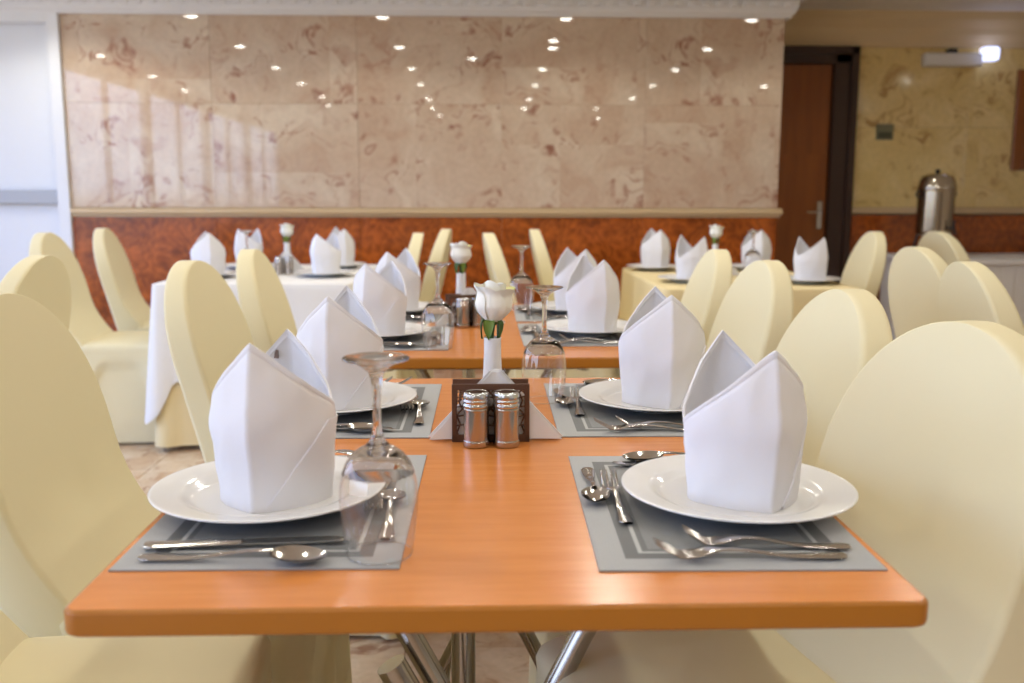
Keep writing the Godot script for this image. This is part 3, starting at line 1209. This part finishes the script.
	rl.box(span(-3.82, x0 - 0.085, 1.075, 1.165, WALL_Z - 0.06, WALL_Z - 0.015)[0], span(-3.82, x0 - 0.085, 1.075, 1.165, WALL_Z - 0.06, WALL_Z - 0.015)[1], 0.006)
	struct("trim_3", rl.done(), M.grey_rail, "grey rail across the white panel")

	# recessed wall with the door
	var rw := struct("wall_recess", boxes([span(x1 - 0.1, 5.7, 0, CEIL, WALL2_Z - 0.02, WALL2_Z - 0.2)]), M.grout, "beige marble wall with a door and red-brown base")
	var cx := [2.625, 3.45, 4.3, 5.58]
	for c in 3:
		for r in 2:
			var w3: float = cx[c + 1] - cx[c]
			var h3: float = [1.055, 1.62, 2.2][r + 1] - [1.055, 1.62, 2.2][r]
			slab_panel("marble_slab", rw, Vector3(cx[c] + w3 / 2, [1.055, 1.62][r] + h3 / 2, WALL2_Z - 0.01), Vector3(w3 - 0.0015, h3 - 0.0015, 0.02), M.marble_yellow, 1.5, Vector2(rng.randf(), rng.randf()))
		var w4: float = cx[c + 1] - cx[c]
		slab_panel("base_slab", rw, Vector3(cx[c] + w4 / 2, 0.5, WALL2_Z - 0.008), Vector3(w4 - 0.002, 1.0, 0.02), M.wainscot, 1.1, Vector2(rng.randf(), rng.randf()))
	struct("trim_4", boxes([span(2.625, 5.58, 1.01, 1.055, WALL2_Z - 0.02, WALL2_Z + 0.03)], 0.006), M.cap, "beige cap moulding beside the dark door frame")
	var cr := MB.new()
	var cp := [Vector2(0.0, 2.165), Vector2(0.02, 2.17), Vector2(0.025, 2.20), Vector2(0.05, 2.25), Vector2(0.06, 2.29), Vector2(0.09, 2.33), Vector2(0.1, 2.345), Vector2(0.1, 2.4)]
	for e in cp.size() - 1:
		var p2: Vector2 = cp[e]
		var q2: Vector2 = cp[e + 1]
		cr.quad(cr.add(Vector3(x1, p2.y, WALL2_Z + p2.x)), cr.add(Vector3(5.58, p2.y, WALL2_Z + p2.x)), cr.add(Vector3(5.58, q2.y, WALL2_Z + q2.x)), cr.add(Vector3(x1, q2.y, WALL2_Z + q2.x)))
	struct("trim_5", cr.done(), M.crown, "cream crown moulding above the door")
	# door in its dark frame
	var dr := Node3D.new()
	dr.name = "door_1"
	dr.set_meta("kind", "structure")
	dr.set_meta("label", "brown wooden door in a dark frame beside the marble wall")
	dr.set_meta("category", "door")
	add_child(dr)
	dr.position = Vector3(2.24, 0, WALL2_Z)
	var fm := MB.new()
	for e in [span(0.215, 0.385, 0, 2.16, -0.03, 0.055), span(-0.385, 0.385, 2.05, 2.16, -0.03, 0.055), span(-0.315, -0.225, 0, 2.16, -0.03, 0.055)]:
		fm.box(e[0], e[1], 0.008)
	for e in [span(0.33, 0.385, 0, 2.165, 0.0, 0.075), span(-0.315, 0.385, 2.11, 2.165, 0.0, 0.075)]:
		fm.box(e[0], e[1], 0.006)
	part("frame", fm.done(), M.dark_wood, dr)
	var lf := part("leaf", boxes([span(-0.3, 0.215, 0.005, 2.05, -0.03, 0.01)], 0.004), M.door, dr)
	var hd := MB.new()
	hd.tube([Vector3(0.17, 1.02, 0.012), Vector3(0.17, 1.02, 0.06), Vector3(0.165, 1.02, 0.065), Vector3(0.06, 1.02, 0.065)], [0.009], 10)
	hd.box(Vector3(0.17, 1.0, 0.014), Vector3(0.04, 0.2, 0.008), 0.003)
	part("door_handle", hd.done(), M.chrome, lf)


func slab_panel(called: String, parent: Node3D, at: Vector3, size: Vector3, m: Material, per: float, off: Vector2) -> MeshInstance3D:
	var b := MB.new()
	b.box(Vector3.ZERO, size, 0.0008)
	for k in b.v.size():
		b.uv[k] = off + Vector2(b.v[k].x, -b.v[k].y) / per
	return part(called, b.done(), m, parent, at)


func window_at(called: String, c: Vector3, w: float, h: float, turn: float) -> void:
	var o := Node3D.new()
	o.name = called
	o.set_meta("kind", "structure")
	add_child(o)
	o.position = c
	o.rotation.y = turn
	part("window_frame", boxes([span(-w / 2, w / 2, -h / 2, -h / 2 + 0.05, -0.04, 0.04), span(-w / 2, w / 2, h / 2 - 0.05, h / 2, -0.04, 0.04), span(-w / 2, -w / 2 + 0.05, -h / 2, h / 2, -0.04, 0.04), span(w / 2 - 0.05, w / 2, -h / 2, h / 2, -0.04, 0.04), span(-0.02, 0.02, -h / 2, h / 2, -0.03, 0.03)], 0.004), M.white_paint, o)
	for s in [-1, 1]:
		part("pane", boxes([[Vector3(s * w / 4, 0, 0), Vector3(w / 2 - 0.06, h - 0.08, 0.004)]]), M.glass_thin, o)


func build_lights() -> void:
	var ring := MB.new()
	ring.lathe([Vector2(0.045, 0.0), Vector2(0.047, -0.006), Vector2(0.062, -0.007), Vector2(0.068, -0.003), Vector2(0.068, 0.0)], 28)
	var rm := ring.done()
	var dome := MB.new()
	dome.lathe([Vector2(0.0, -0.014), Vector2(0.016, -0.0135), Vector2(0.030, -0.011), Vector2(0.040, -0.006), Vector2(0.046, 0.0)], 24)
	var dmm := dome.done()
	var spots := []
	for x in [-2.08, -0.72, 0.6, 1.95]:
		for z in [-5.42, -4.02, -2.61, -1.23]:
			spots.append(Vector2(x, z))
	for e in [[-3.5, -3.41], [-3.56, -1.84], [-3.64, -0.45], [-2.2, 1.45], [1.65, 1.73], [3.27, -1.19], [-0.1, -3.36], [0.58, -4.43], [-0.72, 0.4], [0.6, 0.4], [4.67, -3.03], [4.61, -1.6], [5.3, -0.24], [-2.62, -5.67], [-0.7, 3.2], [1.9, 3.6], [1.95, 0.2], [-2.08, 0.2], [-0.72, 1.8], [0.6, 1.8]]:
		spots.append(Vector2(e[0], e[1]))
	for p: Vector2 in spots:
		var t := thing("ceiling_downlight", "small round recessed downlight in the white ceiling", "ceiling light", Vector3(p.x, CEIL, p.y), 0, "recessed ceiling downlights")
		part("trim_ring", rm, M.white_paint, t)
		part("lamp_lens", dmm, M.lamp, t)
		var l := SpotLight3D.new()
		l.name = "downlight"
		l.light_color = Color(1.0, 0.985, 0.935)
		l.light_energy = 2.35
		l.light_size = 0.045
		l.spot_range = 14.0
		l.spot_attenuation = 2.0
		l.spot_angle = 72.0
		l.spot_angle_attenuation = 0.35
		l.shadow_enabled = true
		l.position = Vector3(0, -0.07, 0)
		l.rotation.x = -PI / 2
		t.add_child(l)


func build_tables() -> void:
	var FT := "front wooden table"
	var MT := "middle wooden table"
	wooden_table(0.0165, -0.86, 1.155, 0.830, "orange beech laminate table with crossed steel legs, set for four, no cloth")
	wooden_table(0.005, -2.27, 1.155, 0.81, "second orange laminate table, standing end on behind the front wooden table")
	# front table
	place(-0.395, -1.175, 1, "outer white-panel-side place of the " + FT, true, 0, -0.14, TABLE_H, 0.126)
	place(0.430, -1.16, -1, "outer door-side place of the " + FT, true, 1, 0.24)
	place(-0.395, -1.72, 1, "inner white-panel-side place of the " + FT, true, 2, -0.12, TABLE_H, 0.128)
	place(0.430, -1.72, -1, "inner door-side place of the " + FT, true, 3, 0.05)
	wine_glass(-0.113, -0.995, TABLE_H + 0.0025, "upturned stemmed wine glass at the outer end of the front wooden table")
	wine_glass(0.113, -1.775, TABLE_H + 0.0025, "upturned stemmed wine glass behind the napkin holder of the front wooden table")
	centrepiece(0.0105, -1.476, TABLE_H + 0.0003, FT, 0.0)
	# middle table
	place(-0.40, -2.60, 1, "outer white-panel-side place of the " + MT, true, 4, -0.45)
	place(0.41, -2.66, -1, "outer door-side place of the " + MT, true, 2, 0.35)
	place(-0.40, -3.14, 1, "marble-wall-end white-panel-side place of the " + MT, true, 1, -0.4)
	place(0.41, -3.15, -1, "marble-wall-end door-side place of the " + MT, true, 0, 0.4)
	wine_glass(-0.116, -2.41, TABLE_H + 0.0025, "upturned stemmed wine glass at the outer end of the middle wooden table")
	wine_glass(0.128, -3.24, TABLE_H + 0.0025, "upturned stemmed wine glass at the marble wall end of the middle wooden table")
	centrepiece(-0.045, -2.84, TABLE_H + 0.0003, MT, 0.25)
	# clothed tables
	var WT := "white-clothed table"
	var CT := "cream-clothed table"
	clothed_table(-1.02, -4.83, 0.80, 1.14, "table under a white cloth over a cream skirt, before the red-brown base")
	clothed_table(1.17, -4.57, 0.82, 1.20, "table under a cream cloth, standing before the dark door")
	solid("table_skirt", cloth_mesh(0.405, 0.575, 0.740, 0.715, 0.25, 0.715, 0.012, 3), M.cream_cloth, "long cream under-cloth reaching the floor beneath the white cloth", "tablecloth", Vector3(-1.02, 0, -4.83))
	solid("tablecloth", cloth_mesh(0.43, 0.60, 0.7465, 0.43, 0.25, 0.62, 0.008, 4), M.white_cloth, "white overlay tablecloth with hanging corners over a cream skirt", "tablecloth", Vector3(-1.02, 0, -4.83))
	solid("tablecloth", cloth_mesh(0.415, 0.605, 0.7465, 0.66, 0.25, 0.68, 0.012, 5), M.cream_cloth, "cream tablecloth hanging low around the table before the door", "tablecloth", Vector3(1.17, 0, -4.57))
	var ct := 0.7500
	place(-1.44, -4.56, 1, "outer white-panel-side place of the " + WT, false, 3, 0.4, ct, 0.14)
	place(-1.44, -5.10, 1, "marble-wall-end white-panel-side place of the " + WT, false, 0, -0.6, ct, 0.20)
	place(-0.60, -4.62, -1, "outer door-side place of the " + WT, false, 1, -0.5, ct, 0.16)
	place(-0.60, -5.16, -1, "marble-wall-end door-side place of the " + WT, false, 2, 0.5, ct, 0.17)
	wine_glass(-1.15, -4.72, ct, "upturned wine glass beside the vase on the white-clothed table")
	centrepiece(-0.98, -4.76, ct, WT, 0.1, false)
	place(0.75, -4.30, 1, "outer white-panel-side place of the " + CT, false, 1, 0.7, ct, 0.18)
	place(0.75, -5.0, 1, "marble-wall-end white-panel-side place of the " + CT, false, 3, 0.2, ct, 0.14)
	place(1.58, -4.24, -1, "outer door-side place of the " + CT, false, 4, 0.6, ct, 0.13)
	place(1.58, -5.0, -1, "marble-wall-end door-side place of the " + CT, false, 0, 0.1, ct, 0.16)
	wine_glass(1.33, -4.72, ct, "upturned wine glass standing on the cream-clothed table")
	centrepiece(1.13, -4.62, ct, CT, -0.1, false)


func build_chairs() -> void:
	var C := "cream stretch-covered chair "
	var g := "cream covered banquet chairs"
	chair(0.675, -1.30, -1, C + "at the outer door-side place of the front wooden table", g, 13)
	chair(0.68, -1.77, -1, C + "at the inner door-side place of the front wooden table", g, 2)
	chair(-0.88, -1.17, 1, C + "at the outer white-panel-side place of the front wooden table", g, 6)
	chair(-0.86, -1.71, 1, C + "at the inner white-panel-side place of the front wooden table", g, -2)
	chair(0.765, -2.58, -1, C + "at the outer door-side place of the middle wooden table", g, 3)
	chair(0.76, -3.12, -1, C + "at the marble-wall-end door-side place of the middle wooden table", g, -2)
	chair(-0.775, -2.58, 1, C + "at the outer white-panel-side place of the middle wooden table", g, -3)
	chair(-0.745, -3.12, 1, C + "at the marble-wall-end white-panel-side place of the middle wooden table", g, 2)
	chair(-2.02, -4.52, 1, C + "at the outer white-panel-side place of the white-clothed table", g, 3)
	chair(-1.99, -5.12, 1, C + "against the red-brown base on the white-panel side of the white-clothed table", g, 8)
	chair(-0.31, -4.5, -1, C + "at the outer door-side place of the white-clothed table", g, 3)
	chair(-0.2, -5.02, -1, C + "at the marble-wall-end door-side place of the white-clothed table", g, -3)
	chair(0.03, -4.5, 1, C + "pulled back from the outer white-panel side of the cream-clothed table", g, 4)
	chair(0.27, -5.0, 1, C + "at the marble-wall-end white-panel-side place of the cream-clothed table", g, 0)
	chair(1.93, -4.72, -1, C + "in front of the door beside the cream-clothed table", g, -6)
	chair(2.27, -4.75, 1, C + "below the steel urn, backing onto the chair in front of the door", g, 4)
	chair(1.5, -3.28, 1, C + "with its back to the cream-clothed table, facing the buffet side", g, 3)
	chair(1.30, -2.53, 1, C + "standing apart behind the door-side chairs of the front wooden table", g, -6)
	chair(-1.28, -2.80, -1, C + "standing apart behind the white-panel-side chairs of the middle wooden table", g, 0)


func build_far_corner() -> void:
	# buffet with a pleated skirt
	var t := thing("buffet_counter", "white buffet counter with a pleated skirt along the back wall", "counter", Vector3(3.75, 0, -6.35))
	part("counter_top", boxes([span(-0.95, 1.6, 0.70, 0.735, -0.4, 0.32)], 0.006), M.white_cloth, t)
	var sk := MB.new()
	sk.grid(260, 8, func(i: int, j: int):
		var u: float = i / 260.0
		var ph := fposmod(u * 2.54 / 0.1, 1.0)
		var pleat := 0.016 * (1.0 - smoothstep(0.0, 0.16, ph)) + 0.004 * sin(ph * PI)
		return Vector3(-0.94 + 2.53 * u, 0.005 + 0.70 * j / 8.0, 0.30 - pleat * (1.0 - 0.4 * j / 8.0)), false)
	part("skirt", sk.done(), M.white_cloth, t)
	part("body", boxes([span(-0.93, 1.58, 0.0, 0.70, -0.38, 0.26)], 0.0), M.white_cloth, t)
	# coffee urn
	var u := thing("coffee_urn", "domed steel coffee urn with black tap on the buffet", "urn", Vector3(2.99, 0.7385, -6.33), 0.2)
	var b := MB.new()
	b.lathe([Vector2(0.0, 0.14), Vector2(0.10, 0.14), Vector2(0.112, 0.15), Vector2(0.116, 0.17), Vector2(0.118, 0.43), Vector2(0.122, 0.435), Vector2(0.122, 0.445), Vector2(0.116, 0.45)], 40)
	part("tank", b.done(), M.urn, u)
	var ld := MB.new()
	ld.lathe([Vector2(0.122, 0.447), Vector2(0.124, 0.455), Vector2(0.118, 0.47), Vector2(0.112, 0.50), Vector2(0.098, 0.525), Vector2(0.07, 0.54), Vector2(0.0, 0.548)], 40)
	var lid := part("lid", ld.done(), M.chrome, u)
	var kb := MB.new()
	kb.lathe([Vector2(0.0, 0.54), Vector2(0.012, 0.545), Vector2(0.016, 0.56), Vector2(0.012, 0.57), Vector2(0.0, 0.573)], 14)
	part("knob", kb.done(), M.black, lid)
	for s in [-1, 1]:
		var h := MB.new()
		h.tube([Vector3(s * 0.116, 0.39, 0), Vector3(s * 0.145, 0.395, 0), Vector3(s * 0.15, 0.41, 0), Vector3(s * 0.145, 0.425, 0), Vector3(s * 0.116, 0.43, 0)], [0.007], 8)
		part("handle", h.done(), M.black, u)
	for k in 4:
		var lg := MB.new()
		var a := k * TAU / 4 + 0.78
		lg.tube([Vector3(cos(a) * 0.10, 0.15, sin(a) * 0.10), Vector3(cos(a) * 0.115, 0.07, sin(a) * 0.115), Vector3(cos(a) * 0.13, 0.0, sin(a) * 0.13)], [0.008, 0.008, 0.012], 8)
		part("leg", lg.done(), M.black, u)
	var tp := MB.new()
	tp.tube([Vector3(0.03, 0.19, 0.11), Vector3(0.03, 0.19, 0.16), Vector3(0.03, 0.15, 0.17)], [0.010, 0.010, 0.008], 10)
	tp.box(Vector3(0.03, 0.215, 0.155), Vector3(0.014, 0.05, 0.014), 0.003)
	part("tap", tp.done(), M.black, u)
	# emergency light, thermostat, picture
	var e := thing("emergency_light", "white emergency light bar with a glowing blue-white lamp above the marble", "light", Vector3(3.29, 2.08, WALL2_Z + 0.0))
	part("housing", boxes([span(-0.205, 0.205, -0.045, 0.045, 0.0, 0.075)], 0.012), M.plastic, e)
	part("mount", boxes([span(-0.03, 0.03, 0.03, 0.075, 0.0, 0.05)], 0.004), M.black, e)
	part("led_lamp", boxes([span(0.207, 0.315, -0.005, 0.088, 0.0, 0.085)], 0.012), M.led, e)
	var el := OmniLight3D.new()
	el.name = "led_glow"
	el.light_color = Color(0.72, 0.78, 1.0)
	el.light_energy = 0.06
	el.light_size = 0.05
	el.omni_range = 8.0
	el.shadow_enabled = true
	el.position = Vector3(0.26, 0.04, 0.15)
	e.add_child(el)
	var th := thing("wall_switch", "small olive-grey control plate on the marble beside the door", "switch", Vector3(2.855, 1.586, WALL2_Z))
	part("plate", boxes([span(-0.062, 0.062, -0.055, 0.055, 0.0, 0.012)], 0.004), M.thermo, th)
	part("button", boxes([span(-0.05, 0.05, -0.045, 0.0, 0.012, 0.016)], 0.002), M.thermo_dark, th)
	var pf := thing("picture_frame", "brown wooden picture frame on the marble wall above the buffet", "picture", Vector3(4.14, 1.67, WALL2_Z))
	part("frame", boxes([span(-0.36, -0.29, -0.35, 0.35, 0, 0.03), span(0.29, 0.36, -0.35, 0.35, 0, 0.03), span(-0.29, 0.29, 0.28, 0.35, 0, 0.03), span(-0.29, 0.29, -0.35, -0.28, 0, 0.03)], 0.005), M.door, pf)
	part("board", boxes([span(-0.29, 0.29, -0.28, 0.28, 0, 0.012)]), M.door, pf)
